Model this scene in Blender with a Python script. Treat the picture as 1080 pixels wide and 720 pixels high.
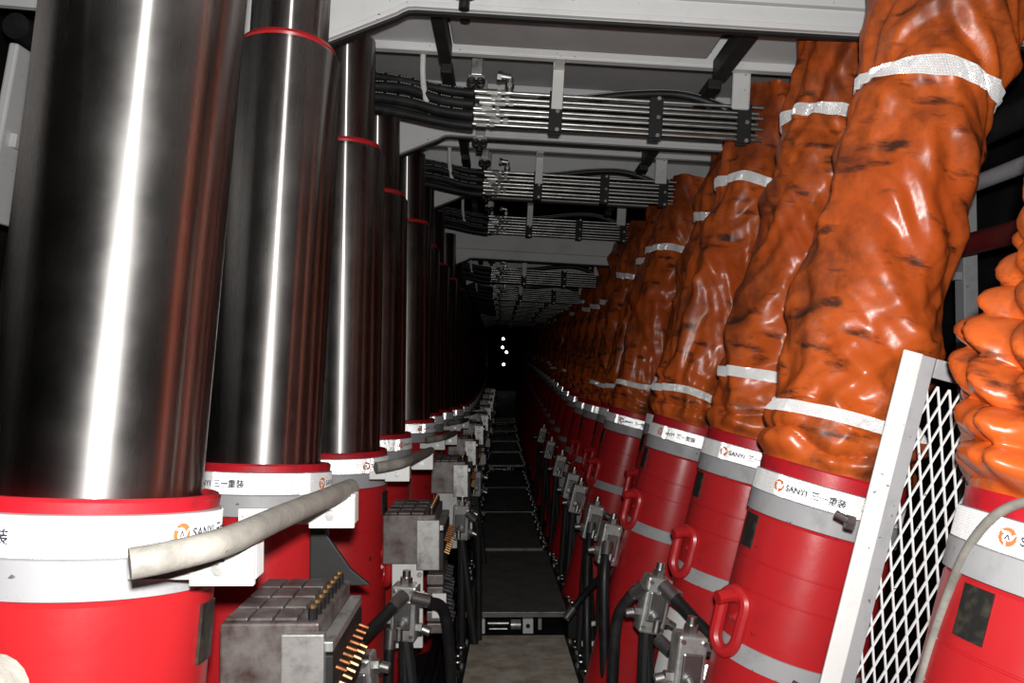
import bpy, bmesh, math, random
from mathutils import Vector, Matrix, noise

PI = math.pi
R = math.radians
scene = bpy.context.scene
C = scene.collection
for _o in list(bpy.data.objects):
    bpy.data.objects.remove(_o, do_unlink=True)

# ------------------------------------------------------------------ camera, light, exposure
cam_data = bpy.data.cameras.new('camera')
cam_data.sensor_width = 36
cam_data.lens = 36 * 850 / 1080
cam_data.clip_start = 0.02
cam_data.clip_end = 200
cam = bpy.data.objects.new('camera', cam_data)
C.objects.link(cam)
cam.location = (0, 0, 0)
cam.rotation_euler = (R(90 + 1.7), 0, R(-0.67))
scene.camera = cam

world = bpy.data.worlds.new('mine_darkness')
world.use_nodes = True
world.node_tree.nodes['Background'].inputs[0].default_value = (0.0, 0.0, 0.0, 1)
world.node_tree.nodes['Background'].inputs[1].default_value = 0.0
scene.world = world
# thin absorbing air, standing for coal dust, added to darken the far tunnel
_va = world.node_tree.nodes.new('ShaderNodeVolumeAbsorption')
_va.inputs['Density'].default_value = 0.022
_va.inputs['Color'].default_value = (0.0, 0.0, 0.0, 1)
world.node_tree.links.new(_va.outputs[0], world.node_tree.nodes['World Output'].inputs['Volume'])

fl = bpy.data.lights.new('camera_flash', 'SPOT')      # the photographer's flash gun, just above the lens
fl.energy = 400
fl.spot_size = R(140)
fl.spot_blend = 1.0
fl.shadow_soft_size = 0.022
fl.color = (1.0, 0.985, 0.96)
flo = bpy.data.objects.new('camera_flash', fl)
C.objects.link(flo)
flo.location = (0.015, -0.03, 0.085)
flo.rotation_euler = (R(97), 0, R(-2))   # head tipped up a little

vs = scene.view_settings
vs.view_transform = 'Standard'
vs.look = 'None'
vs.exposure = 0.0
vs.gamma = 1.0
vs.use_curve_mapping = False

# ------------------------------------------------------------------ materials
def new_mat(name):
    m = bpy.data.materials.new(name)
    m.use_nodes = True
    return m, m.node_tree, m.node_tree.nodes['Principled BSDF']

def ramp(nt, src, stops):
    r = nt.nodes.new('ShaderNodeValToRGB')
    el = r.color_ramp.elements
    while len(el) < len(stops):
        el.new(0.5)
    for e, (p, c) in zip(el, stops):
        e.position = p
        e.color = c if len(c) == 4 else (*c, 1)
    nt.links.new(src, r.inputs[0])
    return r

def coords(nt, scale=(1, 1, 1), space='Object'):
    t = nt.nodes.new('ShaderNodeTexCoord')
    mp = nt.nodes.new('ShaderNodeMapping')
    mp.inputs['Scale'].default_value = scale
    nt.links.new(t.outputs[space], mp.inputs[0])
    return mp.outputs[0]

def noise_tex(nt, vec, scale, detail=4, rough=0.55):
    n = nt.nodes.new('ShaderNodeTexNoise')
    n.inputs['Scale'].default_value = scale
    n.inputs['Detail'].default_value = detail
    n.inputs['Roughness'].default_value = rough
    nt.links.new(vec, n.inputs['Vector'])
    return n.outputs['Fac']

def mix_rgb(nt, fac, a, b):
    m = nt.nodes.new('ShaderNodeMix')
    m.data_type = 'RGBA'
    if hasattr(fac, 'links'):
        nt.links.new(fac, m.inputs[0])
    else:
        m.inputs[0].default_value = fac
    for sock, v in ((m.inputs[6], a), (m.inputs[7], b)):
        if hasattr(v, 'links'):
            nt.links.new(v, sock)
        else:
            sock.default_value = (*v, 1)
    return m.outputs[2]

def bump(nt, bsdf, fac, strength, dist=0.002):
    b = nt.nodes.new('ShaderNodeBump')
    b.inputs['Strength'].default_value = strength
    b.inputs['Distance'].default_value = dist
    nt.links.new(fac, b.inputs['Height'])
    nt.links.new(b.outputs[0], bsdf.inputs['Normal'])

def paint(name, col, dirt, rough=0.4, amount=(0.55, 0.75), scale=6, metal=0.0, specks=None, stretch=(1, 1, 1), bstr=0.15, spec=0.5):
    m, nt, b = new_mat(name)
    v = coords(nt, stretch)
    f = noise_tex(nt, v, scale, 8, 0.65)
    r = ramp(nt, f, [(amount[0], (0, 0, 0)), (amount[1], (1, 1, 1))])
    c = mix_rgb(nt, r.outputs[0], col, dirt)
    if specks:
        f2 = noise_tex(nt, v, specks[1], 3, 0.5)
        r2 = ramp(nt, f2, [(specks[2], (0, 0, 0)), (specks[2] + 0.03, (1, 1, 1))])
        c = mix_rgb(nt, r2.outputs[0], c, specks[0])
    nt.links.new(c, b.inputs['Base Color'])
    rr = ramp(nt, f, [(0.3, (rough * 0.8,) * 3), (0.8, (min(1, rough * 1.5),) * 3)])
    nt.links.new(rr.outputs[0], b.inputs['Roughness'])
    b.inputs['Metallic'].default_value = metal
    b.inputs['Specular IOR Level'].default_value = spec
    f3 = noise_tex(nt, v, scale * 9, 4)
    bump(nt, b, f3, bstr)
    return m

M = {}
M['red'] = paint('red_paint', (0.50, 0.018, 0.022), (0.26, 0.010, 0.013), 0.30, (0.52, 0.85), 4, specks=((0.10, 0.02, 0.02), 26, 0.72))
M['red_dark'] = paint('red_gland_paint', (0.50, 0.01, 0.02), (0.16, 0.01, 0.015), 0.42, (0.5, 0.8), 9)
M['collar'] = paint('grey_collar_paint', (0.38, 0.38, 0.39), (0.27, 0.27, 0.28), 0.5, (0.5, 0.75), 10, specks=((0.12, 0.12, 0.12), 45, 0.70))
M['white'] = paint('pale_grey_paint', (0.80, 0.81, 0.81), (0.66, 0.66, 0.66), 0.5, (0.5, 0.8), 3, specks=((0.10, 0.10, 0.10), 60, 0.71))
M['plate_white'] = paint('white_plate_paint', (0.80, 0.80, 0.78), (0.55, 0.55, 0.53), 0.45, (0.55, 0.8), 7, specks=((0.25, 0.24, 0.23), 50, 0.72))
M['grey_panel'] = paint('grey_roof_panel', (0.50, 0.485, 0.48), (0.40, 0.39, 0.385), 0.5, (0.4, 0.75), 2.5)
M['dark_panel'] = paint('dark_roof_panel', (0.55, 0.55, 0.55), (0.45, 0.45, 0.45), 0.55, (0.4, 0.75), 3)
M['rail'] = paint('muddy_grey_rail', (0.27, 0.255, 0.225), (0.14, 0.13, 0.115), 0.6, (0.42, 0.72), 14, specks=((0.10, 0.10, 0.09), 35, 0.68), bstr=0.5)
M['coal'] = paint('coal', (0.012, 0.012, 0.013), (0.03, 0.03, 0.03), 0.75, (0.4, 0.8), 3, bstr=0.8)
M['black'] = paint('black_steel', (0.012, 0.012, 0.0125), (0.03, 0.027, 0.025), 0.6, (0.5, 0.8), 8)
M['rubber'] = paint('black_rubber', (0.012, 0.012, 0.013), (0.035, 0.033, 0.03), 0.42, (0.5, 0.8), 9)
M['steel'] = paint('bare_steel', (0.42, 0.42, 0.42), (0.20, 0.19, 0.18), 0.3, (0.45, 0.8), 14, metal=0.9)
M['tube_steel'] = paint('bright_tube_steel', (0.58, 0.58, 0.56), (0.30, 0.29, 0.28), 0.36, (0.5, 0.85), 10, metal=1.0)
M['block'] = paint('oily_steel_block', (0.27, 0.25, 0.24), (0.085, 0.05, 0.045), 0.34, (0.40, 0.66), 11, metal=0.35)
M['zinc'] = paint('zinc_block', (0.60, 0.60, 0.58), (0.22, 0.21, 0.20), 0.36, (0.44, 0.68), 16, metal=0.6)
M['brass'] = paint('brass', (0.46, 0.28, 0.12), (0.2, 0.12, 0.06), 0.42, (0.5, 0.8), 20, metal=0.9)
M['copper'] = paint('copper', (0.26, 0.10, 0.04), (0.10, 0.05, 0.03), 0.5, (0.5, 0.8), 20, metal=0.8)
M['deck_mud'] = paint('muddy_deck_steel', (0.80, 0.75, 0.66), (0.46, 0.36, 0.25), 0.55, (0.40, 0.66), 7, stretch=(0.8, 1, 1), bstr=0.6)
M['deck'] = paint('dark_deck_steel', (0.19, 0.19, 0.185), (0.10, 0.10, 0.10), 0.5, (0.45, 0.75), 4)
M['deck_edge'] = paint('worn_deck_edge', (0.30, 0.30, 0.29), (0.13, 0.13, 0.12), 0.4, (0.45, 0.75), 9, metal=0.5)
M['print'] = paint('white_hose_print', (0.7, 0.7, 0.7), (0.5, 0.5, 0.5), 0.6)
M['dark_red'] = paint('dark_red_paint', (0.13, 0.012, 0.012), (0.04, 0.01, 0.01), 0.55)  # red toned down so the rear pipe shows less
M['navy'] = paint('navy_print', (0.035, 0.04, 0.07), (0.07, 0.07, 0.10), 0.5)
M['emblem'] = paint('orange_print', (0.80, 0.20, 0.07), (0.85, 0.32, 0.15), 0.5)
M['name_plate'] = paint('dark_name_plate', (0.035, 0.035, 0.033), (0.10, 0.09, 0.06), 0.4, (0.5, 0.72), 30, metal=0.5)

def chrome_mat():
    m, nt, b = new_mat('honed_chrome')
    v = coords(nt, (1, 1, 1))
    f = noise_tex(nt, v, 5, 7, 0.6)
    v2 = coords(nt, (24, 24, 0.8))
    f2 = noise_tex(nt, v2, 1.6, 4, 0.6)
    c = ramp(nt, f, [(0.3, (0.38, 0.365, 0.355)), (0.75, (0.50, 0.485, 0.47))])
    g1 = nt.nodes.new('ShaderNodeBsdfGlossy'); g2 = nt.nodes.new('ShaderNodeBsdfGlossy')
    r1 = ramp(nt, f2, [(0.35, (0.25,) * 3), (0.75, (0.32,) * 3)])
    nt.links.new(r1.outputs[0], g1.inputs['Roughness'])
    r2 = ramp(nt, f, [(0.35, (0.34,) * 3), (0.7, (0.46,) * 3)])
    nt.links.new(r2.outputs[0], g2.inputs['Roughness'])
    tg = nt.nodes.new('ShaderNodeTangent'); tg.direction_type = 'RADIAL'; tg.axis = 'Z'
    for g, an in ((g1, 0.8), (g2, 0.35)):
        g.inputs['Anisotropy'].default_value = an
        g.inputs['Rotation'].default_value = 0.0
        nt.links.new(tg.outputs[0], g.inputs['Tangent'])
    nt.links.new(c.outputs[0], g1.inputs['Color']); nt.links.new(c.outputs[0], g2.inputs['Color'])
    mx = nt.nodes.new('ShaderNodeMixShader'); mx.inputs[0].default_value = 0.27
    nt.links.new(g1.outputs[0], mx.inputs[1]); nt.links.new(g2.outputs[0], mx.inputs[2])
    nt.links.new(mx.outputs[0], nt.nodes['Material Output'].inputs['Surface'])
    nt.nodes.remove(b)
    return m
M['chrome'] = chrome_mat()

def orange_mat():
    m, nt, b = new_mat('orange_coated_fabric')
    v = coords(nt)
    f = noise_tex(nt, v, 3.2, 8, 0.68)
    dirt = ramp(nt, f, [(0.46, (0, 0, 0)), (0.60, (0.6,) * 3), (0.75, (1, 1, 1))])
    f2 = noise_tex(nt, v, 1.6, 3)
    base = ramp(nt, f2, [(0.3, (0.50, 0.082, 0.014)), (0.7, (0.74, 0.150, 0.022))])
    c = mix_rgb(nt, dirt.outputs[0], base.outputs[0], (0.11, 0.022, 0.010))
    v3 = coords(nt, (1, 1, 3.5))
    f3 = noise_tex(nt, v3, 4.5, 6, 0.6)
    d2 = ramp(nt, f3, [(0.56, (0, 0, 0)), (0.66, (0.9,) * 3)])
    c = mix_rgb(nt, d2.outputs[0], c, (0.035, 0.016, 0.012))
    f5 = noise_tex(nt, coords(nt, (1, 1, 0.7)), 1.9, 6, 0.7)
    d3 = ramp(nt, f5, [(0.50, (0, 0, 0)), (0.64, (0.8,) * 3)])
    c = mix_rgb(nt, d3.outputs[0], c, (0.10, 0.026, 0.012))
    nt.links.new(c, b.inputs['Base Color'])
    rr = ramp(nt, f, [(0.35, (0.27,) * 3), (0.75, (0.55,) * 3)])
    nt.links.new(rr.outputs[0], b.inputs['Roughness'])
    f4 = noise_tex(nt, v, 26, 5)
    bump(nt, b, f4, 0.25, 0.004)
    return m
M['orange'] = orange_mat()

def tape_mat(name, rough, metal=0.5):
    # silvery prismatic sheeting: the corner cubes themselves are modelled, the facets are mirrors
    m, nt, b = new_mat(name)
    b.inputs['Base Color'].default_value = (0.93, 0.93, 0.93, 1)
    b.inputs['Metallic'].default_value = metal
    b.inputs['Roughness'].default_value = rough
    return m
M['tape'] = tape_mat('prismatic_reflective_tape', 0.115)
M['strip'] = tape_mat('prismatic_reflective_strip', 0.15, 0.36)

def emit_mat(name, col, s):
    m, nt, b = new_mat(name)
    b.inputs['Emission Color'].default_value = (*col, 1)
    b.inputs['Emission Strength'].default_value = s
    b.inputs['Base Color'].default_value = (0.8, 0.8, 0.8, 1)
    return m
M['lamp'] = emit_mat('lit_lamp_lens', (1.0, 0.97, 0.9), 30)

# ------------------------------------------------------------------ mesh helpers
class MB:
    """collects shapes and links them as ONE mesh object"""
    def __init__(self):
        self.v = []; self.f = []; self.smooth = []
    def add(self, verts, faces, smooth=False):
        o = len(self.v)
        self.v += [tuple(p) for p in verts]
        self.f += [tuple(i + o for i in f) for f in faces]
        self.smooth += [smooth] * len(faces)
        return self
    def box(self, lo, hi, mat=None):
        x0, y0, z0 = lo; x1, y1, z1 = hi
        vs_ = [(x0, y0, z0), (x1, y0, z0), (x1, y1, z0), (x0, y1, z0), (x0, y0, z1), (x1, y0, z1), (x1, y1, z1), (x0, y1, z1)]
        if mat is not None:
            vs_ = [mat @ Vector(p) for p in vs_]
        return self.add(vs_, [(0, 3, 2, 1), (4, 5, 6, 7), (0, 1, 5, 4), (1, 2, 6, 5), (2, 3, 7, 6), (3, 0, 4, 7)])
    def lathe(self, prof, n=48, cap=True, mat=None):
        vs_ = []; fs = []
        for r, z in prof:
            for i in range(n):
                a = 2 * PI * i / n
                p = Vector((r * math.cos(a), r * math.sin(a), z))
                vs_.append(mat @ p if mat is not None else p)
        for k in range(len(prof) - 1):
            for i in range(n):
                j = (i + 1) % n
                fs.append((k * n + i, k * n + j, (k + 1) * n + j, (k + 1) * n + i))
        if cap:
            fs.append(tuple(reversed(range(n))))
            fs.append(tuple((len(prof) - 1) * n + i for i in range(n)))
        return self.add(vs_, fs, True)
    def rod(self, a, b, r, n=12, r2=None):
        a = Vector(a); b = Vector(b)
        q = (b - a).to_track_quat('Z', 'Y').to_matrix().to_4x4()
        q.translation = a
        L = (b - a).length
        return self.lathe([(r, 0), (r2 or r, L)], n, True, q)
    def prism(self, poly, y0, y1):
        """polygon in XZ extruded along Y"""
        n = len(poly)
        vs_ = [(x, y0, z) for x, z in poly] + [(x, y1, z) for x, z in poly]
        fs = [tuple(range(n)), tuple(reversed(range(n, 2 * n)))]
        for i in range(n):
            j = (i + 1) % n
            fs.append((i, i + n, j + n, j))
        return self.add(vs_, fs)
    def tube(self, pts, r, n=12, closed=False, sub=6, flat=1.0):
        pts = [Vector(p) for p in pts]
        path = catmull(pts, sub, closed) if sub > 1 else pts
        m = len(path)
        rings = []
        up = Vector((0, 0, 1))
        prev = None
        for i in range(m):
            if closed:
                t = path[(i + 1) % m] - path[i - 1]
            else:
                t = path[min(i + 1, m - 1)] - path[max(i - 1, 0)]
            t.normalize()
            if prev is None:
                ref = up if abs(t.dot(up)) < 0.9 else Vector((1, 0, 0))
                s = t.cross(ref).normalized()
            else:
                s = (prev - t * prev.dot(t)).normalized()
            prev = s
            w = t.cross(s)
            rings.append([path[i] + s * (r * math.cos(2 * PI * k / n)) + w * (r * flat * math.sin(2 * PI * k / n)) for k in range(n)])
        vs_ = [p for rg in rings for p in rg]
        fs = []
        for i in range(m if closed else m - 1):
            i2 = (i + 1) % m
            for k in range(n):
                k2 = (k + 1) % n
                fs.append((i * n + k, i * n + k2, i2 * n + k2, i2 * n + k))
        if not closed:
            fs.append(tuple(reversed(range(n))))
            fs.append(tuple((m - 1) * n + k for k in range(n)))
        return self.add(vs_, fs, True)
    def mesh(self, name, mat, sharp=35, fix=True):
        me = bpy.data.meshes.new(name)
        me.from_pydata(self.v, [], self.f)
        me.polygons.foreach_set('use_smooth', self.smooth)
        if fix:
            bm = bmesh.new(); bm.from_mesh(me)
            bmesh.ops.recalc_face_normals(bm, faces=bm.faces)
            bm.to_mesh(me); bm.free()
        if any(self.smooth):
            me.set_sharp_from_angle(angle=R(sharp))
        me.materials.append(mat)
        me.update()
        return me
    def build(self, name, mat, parent=None, bevel=0, **kw):
        o = bpy.data.objects.new(name, self.mesh(name, mat, **kw))
        C.objects.link(o)
        if parent is not None:
            o.parent = parent
        if bevel:
            md = o.modifiers.new('bevel', 'BEVEL'); md.width = bevel; md.segments = 2; md.limit_method = 'ANGLE'
        return o

def catmull(pts, sub, closed=False):
    out = []
    n = len(pts)
    for i in range(n if closed else n - 1):
        if closed:
            p0, p1, p2, p3 = pts[i - 1], pts[i], pts[(i + 1) % n], pts[(i + 2) % n]
        else:
            p0, p1, p2, p3 = pts[max(i - 1, 0)], pts[i], pts[i + 1], pts[min(i + 2, n - 1)]
        for s in range(sub):
            t = s / sub
            out.append(0.5 * ((2 * p1) + (p2 - p0) * t + (2 * p0 - 5 * p1 + 4 * p2 - p3) * t * t + (3 * p1 - p0 - 3 * p2 + p3) * t ** 3))
    if not closed:
        out.append(pts[-1].copy())
    return out

def tag(o, label=None, cat=None, group=None, kind=None):
    if label: o['label'] = label
    if cat: o['category'] = cat
    if group: o['group'] = group
    if kind: o['kind'] = kind
    return o

def thing(name, label, cat, loc=(0, 0, 0), rot=(0, 0, 0), group=None):
    o = bpy.data.objects.new(name, None)
    o.empty_display_size = 0.1
    C.objects.link(o)
    o.location = loc; o.rotation_euler = rot
    return tag(o, label, cat, group)

def inst(name, me, parent, loc=(0, 0, 0), rot=(0, 0, 0), scale=(1, 1, 1)):
    o = bpy.data.objects.new(name, me)
    C.objects.link(o)
    o.parent = parent
    o.location = loc; o.rotation_euler = rot; o.scale = scale
    return o

def copy_tree(o, parent=None):
    c = o.copy(); C.objects.link(c)
    if parent is not None:
        c.parent = parent
    for ch in list(o.children):
        copy_tree(ch, c)
    return c

def lerp_list(pts, x):
    if x <= pts[0][0]: return pts[0][1]
    for (a, va), (b, vb) in zip(pts, pts[1:]):
        if x <= b:
            return va + (vb - va) * (x - a) / (b - a)
    return pts[-1][1]

ORD = ['nearest', 'second', 'third', 'fourth', 'fifth', 'sixth', 'seventh', 'eighth', 'ninth', 'tenth', 'eleventh', 'twelfth',
       'thirteenth', 'fourteenth', 'fifteenth', 'sixteenth', 'seventeenth', 'eighteenth', 'nineteenth', 'twentieth']

def corner_cubes(surf, circ, z0, z1, rows):
    """a closed ring of retro-reflecting corner cubes; surf(u, z, inset) gives a point, u in 0..1"""
    a = (z1 - z0) / rows / 0.866
    cols = max(12, int(circ / a))
    dep = a / math.sqrt(6)
    vs_ = []; fs = []
    for i in range(rows + 1):
        for j in range(cols):
            vs_.append(surf((j + 0.5 * (i % 2)) / cols, z0 + (z1 - z0) * i / rows, 0.0))
    def cell(t):
        cu = sum(q[0] for q in t) / 3; cz = sum(q[1] for q in t) / 3
        k = len(vs_)
        vs_.append(surf(cu / cols, z0 + (z1 - z0) * cz / rows, dep))
        ids = [q[1] * cols + int(math.floor(q[0])) % cols for q in t]
        for x, y in ((0, 1), (1, 2), (2, 0)):
            fs.append((ids[x], ids[y], k))
    for i in range(rows):
        s0 = 0.5 * (i % 2); s1 = 0.5 * ((i + 1) % 2)
        for j in range(cols):
            if i % 2 == 0:
                cell(((j + s0, i), (j + 1 + s0, i), (j + s1, i + 1)))
                cell(((j + 1 + s0, i), (j + 1 + s1, i + 1), (j + s1, i + 1)))
            else:
                cell(((j + s0, i), (j + 1 + s1, i + 1), (j + s1, i + 1)))
                cell(((j + s0, i), (j + 1 + s0, i), (j + 1 + s1, i + 1)))
    return MB().add(vs_, fs)

# ------------------------------------------------------------------ the mine around
FLOOR = [(-4, -2.05), (12, -2.05), (14, -1.98), (18, -1.95), (20, -1.90), (30, -1.6), (50, -1.2)]
def floor_z(d): return lerp_list(FLOOR, d)

def build_shell():
    ys = [-4 + 1.0 * i for i in range(55)]
    xs = [-3.2 + 0.4 * i for i in range(18)]
    def sheet(fn, nu, nv, name):
        vs_ = [fn(i, j) for j in range(nv) for i in range(nu)]
        fs = [(j * nu + i, j * nu + i + 1, (j + 1) * nu + i + 1, (j + 1) * nu + i) for j in range(nv - 1) for i in range(nu - 1)]
        o = MB().add(vs_, fs, True).build(name, M['coal'], fix=False)
        tag(o, kind='structure')
        return o
    nz = lambda p, s=1.3: noise.noise(Vector(p) * s)
    sheet(lambda i, j: (xs[i], ys[j], floor_z(ys[j]) - 0.03 + 0.02 * nz((xs[i], ys[j], 0))), len(xs), len(ys), 'floor')
    sheet(lambda i, j: (xs[i], ys[j], 2.45 + 0.05 * nz((xs[i], ys[j], 7))), len(xs), len(ys), 'ceiling')
    zs = [-2.3 + 0.4 * k for k in range(13)]
    sheet(lambda i, j: (-3.1 + 0.12 * nz((3, ys[j], zs[i])), ys[j], zs[i]), len(zs), len(ys), 'wall_left')
    sheet(lambda i, j: (3.5 + 0.12 * nz((9, ys[j], zs[i])), ys[j], zs[i]), len(zs), len(ys), 'wall_right')
    sheet(lambda i, j: (xs[i], 49.5 + 0.1 * nz((xs[i], 1, zs[j])), zs[j]), len(xs), len(zs), 'wall_far')
build_shell()

# ------------------------------------------------------------------ lettering of the tape
def text_mesh(body, size):
    cu = bpy.data.curves.new('lettering_text', 'FONT')
    cu.body = body; cu.size = size; cu.resolution_u = 3
    cu.offset = size * 0.012
    o = bpy.data.objects.new('lettering_text', cu)
    C.objects.link(o)
    bpy.context.view_layer.update()
    me = bpy.data.meshes.new_from_object(o.evaluated_get(bpy.context.evaluated_depsgraph_get()))
    vs_ = [v.co.copy() for v in me.vertices]
    fs = [tuple(p.vertices) for p in me.polygons]
    bpy.data.objects.remove(o, do_unlink=True)
    bpy.data.curves.remove(cu); bpy.data.meshes.remove(me)
    w = max(v.x for v in vs_) if vs_ else 0
    return vs_, fs, w

RL = 0.225                       # outer radius of a leg cylinder
def wrap(p, ang0, rad):          # flat lettering laid round the cylinder; ang0 measured from the side that faces -Y
    a = -PI / 2 + ang0 + p[0] / rad
    return (rad * math.cos(a), rad * math.sin(a), p[1])

def lettering():
    rad = RL + 0.0052
    words = MB(); mark = MB()
    tv, tf, tw = text_mesh('SANYI', 0.024)
    cv, cf, cw = text_mesh('三一重装', 0.027)
    for rep in range(1):
        a0 = 0.0
        # emblem: a broken ring of three curved blades round a white triangle, small A inside
        for k in range(3):
            poly = []
            b0 = R(90 + 120 * k)
            outer = []; inner = []
            for s in range(9):
                t = s / 8
                ao = b0 + R(-58 + 112 * t)
                outer.append((0.0185 * math.cos(ao), 0.0185 * math.sin(ao)))
                ai = b0 + R(-66 + 100 * t)
                ri = 0.0078 + 0.0048 * t
                inner.append((ri * math.cos(ai), ri * math.sin(ai)))
            vs_ = [wrap((x + 0.018, y), a0, rad) for x, y in outer + inner]
            mark.add(vs_, [(s, s + 1, 9 + s + 1, 9 + s) for s in range(8)])
        A = [(-0.006, -0.0055), (-0.0035, -0.0055), (0, 0.002), (0.0035, -0.0055), (0.006, -0.0055), (0, 0.0068)]
        words.add([wrap((x + 0.018, y), a0, rad) for x, y in A], [(0, 1, 2, 5), (2, 3, 4, 5)])
        words.add([wrap((p.x * 1.05 + 0.043, p.y - 0.0085), a0, rad) for p in tv], tf)
        x1 = 0.043 + tw * 1.05 + 0.012
        words.add([wrap((p.x * 0.95 + x1, p.y - 0.010), a0, rad) for p in cv], cf)
    return words.mesh('lettering', M['navy'], fix=False), mark.mesh('emblem', M['emblem'], fix=False)
ME_WORDS, ME_MARK = lettering()

# ------------------------------------------------------------------ shared leg meshes (z = 0 at the middle of the tape)
ME_TAPE = corner_cubes(lambda u, z, i: ((RL + 0.0042 - i) * math.cos(2 * PI * u), (RL + 0.0042 - i) * math.sin(2 * PI * u), z),
                       2 * PI * RL, -0.032, 0.033, 12).mesh('reflective_tape', M['tape'], fix=False)
ME_COLLAR = MB().lathe([(RL - 0.004, -0.102), (RL + 0.005, -0.099), (RL + 0.006, -0.036), (RL + 0.0005, -0.033), (RL + 0.0005, 0.034), (RL - 0.004, 0.036)], 96).mesh('grey_collar', M['collar'])
ME_GLAND = MB().lathe([(RL - 0.004, 0.0362), (RL - 0.002, 0.055), (RL - 0.007, 0.061), (0.206, 0.061), (0.204, 0.052), (0.192, 0.052), (0.192, 0.0362)], 96).mesh('gland_ring', M['red_dark'])
ME_RIM = MB().lathe([(RL - 0.004, 0.0362), (RL - 0.002, 0.075), (RL - 0.009, 0.085), (0.15, 0.085)], 96).mesh('gland_ring', M['red_dark'])
def seam(z): return [(RL, z + 0.003), (RL - 0.003, z + 0.0015), (RL - 0.003, z - 0.0015), (RL, z - 0.003)]
ME_BARREL_L = MB().lathe([(RL - 0.006, -0.1025), (RL, -0.110)] + seam(-0.30) + [(RL, -0.6), (RL, -1.0)], 96).mesh('cylinder_barrel', M['red'])
ME_BARREL_R = MB().lathe([(RL - 0.006, -0.1025), (RL, -0.110)] + seam(-0.245) + seam(-0.335) + [(RL, -0.6), (RL, -1.0)], 96).mesh('cylinder_barrel', M['red'])
ME_LOWER = MB().lathe([(RL, 0), (RL, -1.0)], 96).mesh('barrel_foot', M['red'])
ME_BAND = MB().lathe([(RL - 0.002, -0.556), (RL + 0.0045, -0.554), (RL + 0.0045, -0.496), (RL - 0.002, -0.494)], 96).mesh('grey_band', M['collar'])
RP = 0.188
ME_PISTON = MB().lathe([(RP, 0.0365), (RP, 0.50), (RP, 0.85), (RP, 1.475), (RP - 0.012, 1.493), (0.150, 1.496)], 128).mesh('piston_stage', M['chrome'])
ME_STOP = MB().lathe([(0.142, 1.4965), (0.165, 1.497), (0.169, 1.507), (0.163, 1.520), (0.142, 1.522)], 80).mesh('stop_ring', M['red'])
RU = 0.136
ME_UPPER = MB().lathe([(RU, 1.5225), (RU, 2.03)], 96).mesh('upper_stage', M['chrome'])

def shackle_mesh():
    m = MB()
    m.tube([(0, -0.028, 0.05), (0, -0.030, 0.0), (0, -0.026, -0.05), (0, 0, -0.072), (0, 0.026, -0.05), (0, 0.030, 0.0), (0, 0.028, 0.05), (0, 0, 0.068)], 0.0155, 10, True, 6)
    return m.mesh('shackle', M['red'])
ME_SHACKLE = shackle_mesh()
def hook_mesh():
    m = MB()
    m.tube([(-0.045, 0, 0.0), (-0.01, 0, 0.012), (0.022, 0, 0.006), (0.03, 0, -0.025), (0.012, 0, -0.045)], 0.016, 10, False, 6)
    return m.mesh('lifting_eye', M['red'])
ME_EYE = hook_mesh()
def nameplate_mesh(h=0.105, w=0.30):
    m = MB()
    n = 8
    vs_ = []
    for r_ in (RL + 0.0005, RL + 0.006):
        for i in range(n + 1):
            a = -w / 2 + w * i / n
            for z in (-h / 2, h / 2):
                vs_.append((r_ * math.sin(a), -r_ * math.cos(a), z))
    k = 2 * (n + 1)
    fs = []
    for i in range(n):
        a = 2 * i
        fs.append((k + a, k + a + 2, k + a + 3, k + a + 1))
        fs.append((a, k + a, k + a + 2, a + 2)); fs.append((a + 1, a + 3, k + a + 3, k + a + 1))
    fs += [(0, 1, k + 1, k), (2 * n, 2 * n + 1, k + 2 * n + 1, k + 2 * n)]
    m.add(vs_, fs)
    return m
ME_PLATE = nameplate_mesh().mesh('name_plate', M['name_plate'])
ME_PANEL = nameplate_mesh(0.34, 0.62).mesh('white_panel', M['plate_white'])

# ------------------------------------------------------------------ left row: chrome jacks
LEFT_Z = [(1.5, -0.292), (2.73, -0.385), (3.86, -0.458), (4.9, -0.467), (5.98, -0.453), (7.05, -0.47), (9.2, -0.53), (14, -0.62), (22, -0.62), (30, -0.45), (50, 0.3)]
LEFT_LEGS = [(-0.765, 1.52, 2.6), (-0.808, 2.73, 1.6), (-0.775, 3.86, 0.6), (-0.778, 4.9, 0.3), (-0.725, 5.98, 0.3), (-0.745, 7.05, 0.2), (-0.72, 8.1, 0), (-0.67, 9.2, 0)]
LEFT_LEGS += [(-0.64 - 0.008 * k, 10.25 + 1.06 * k, 0) for k in range(22)]
LEFT_SPIN = {0: 1.04, 1: 1.17, 2: 0.67, 3: 0.84, 4: 0.56}

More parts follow.
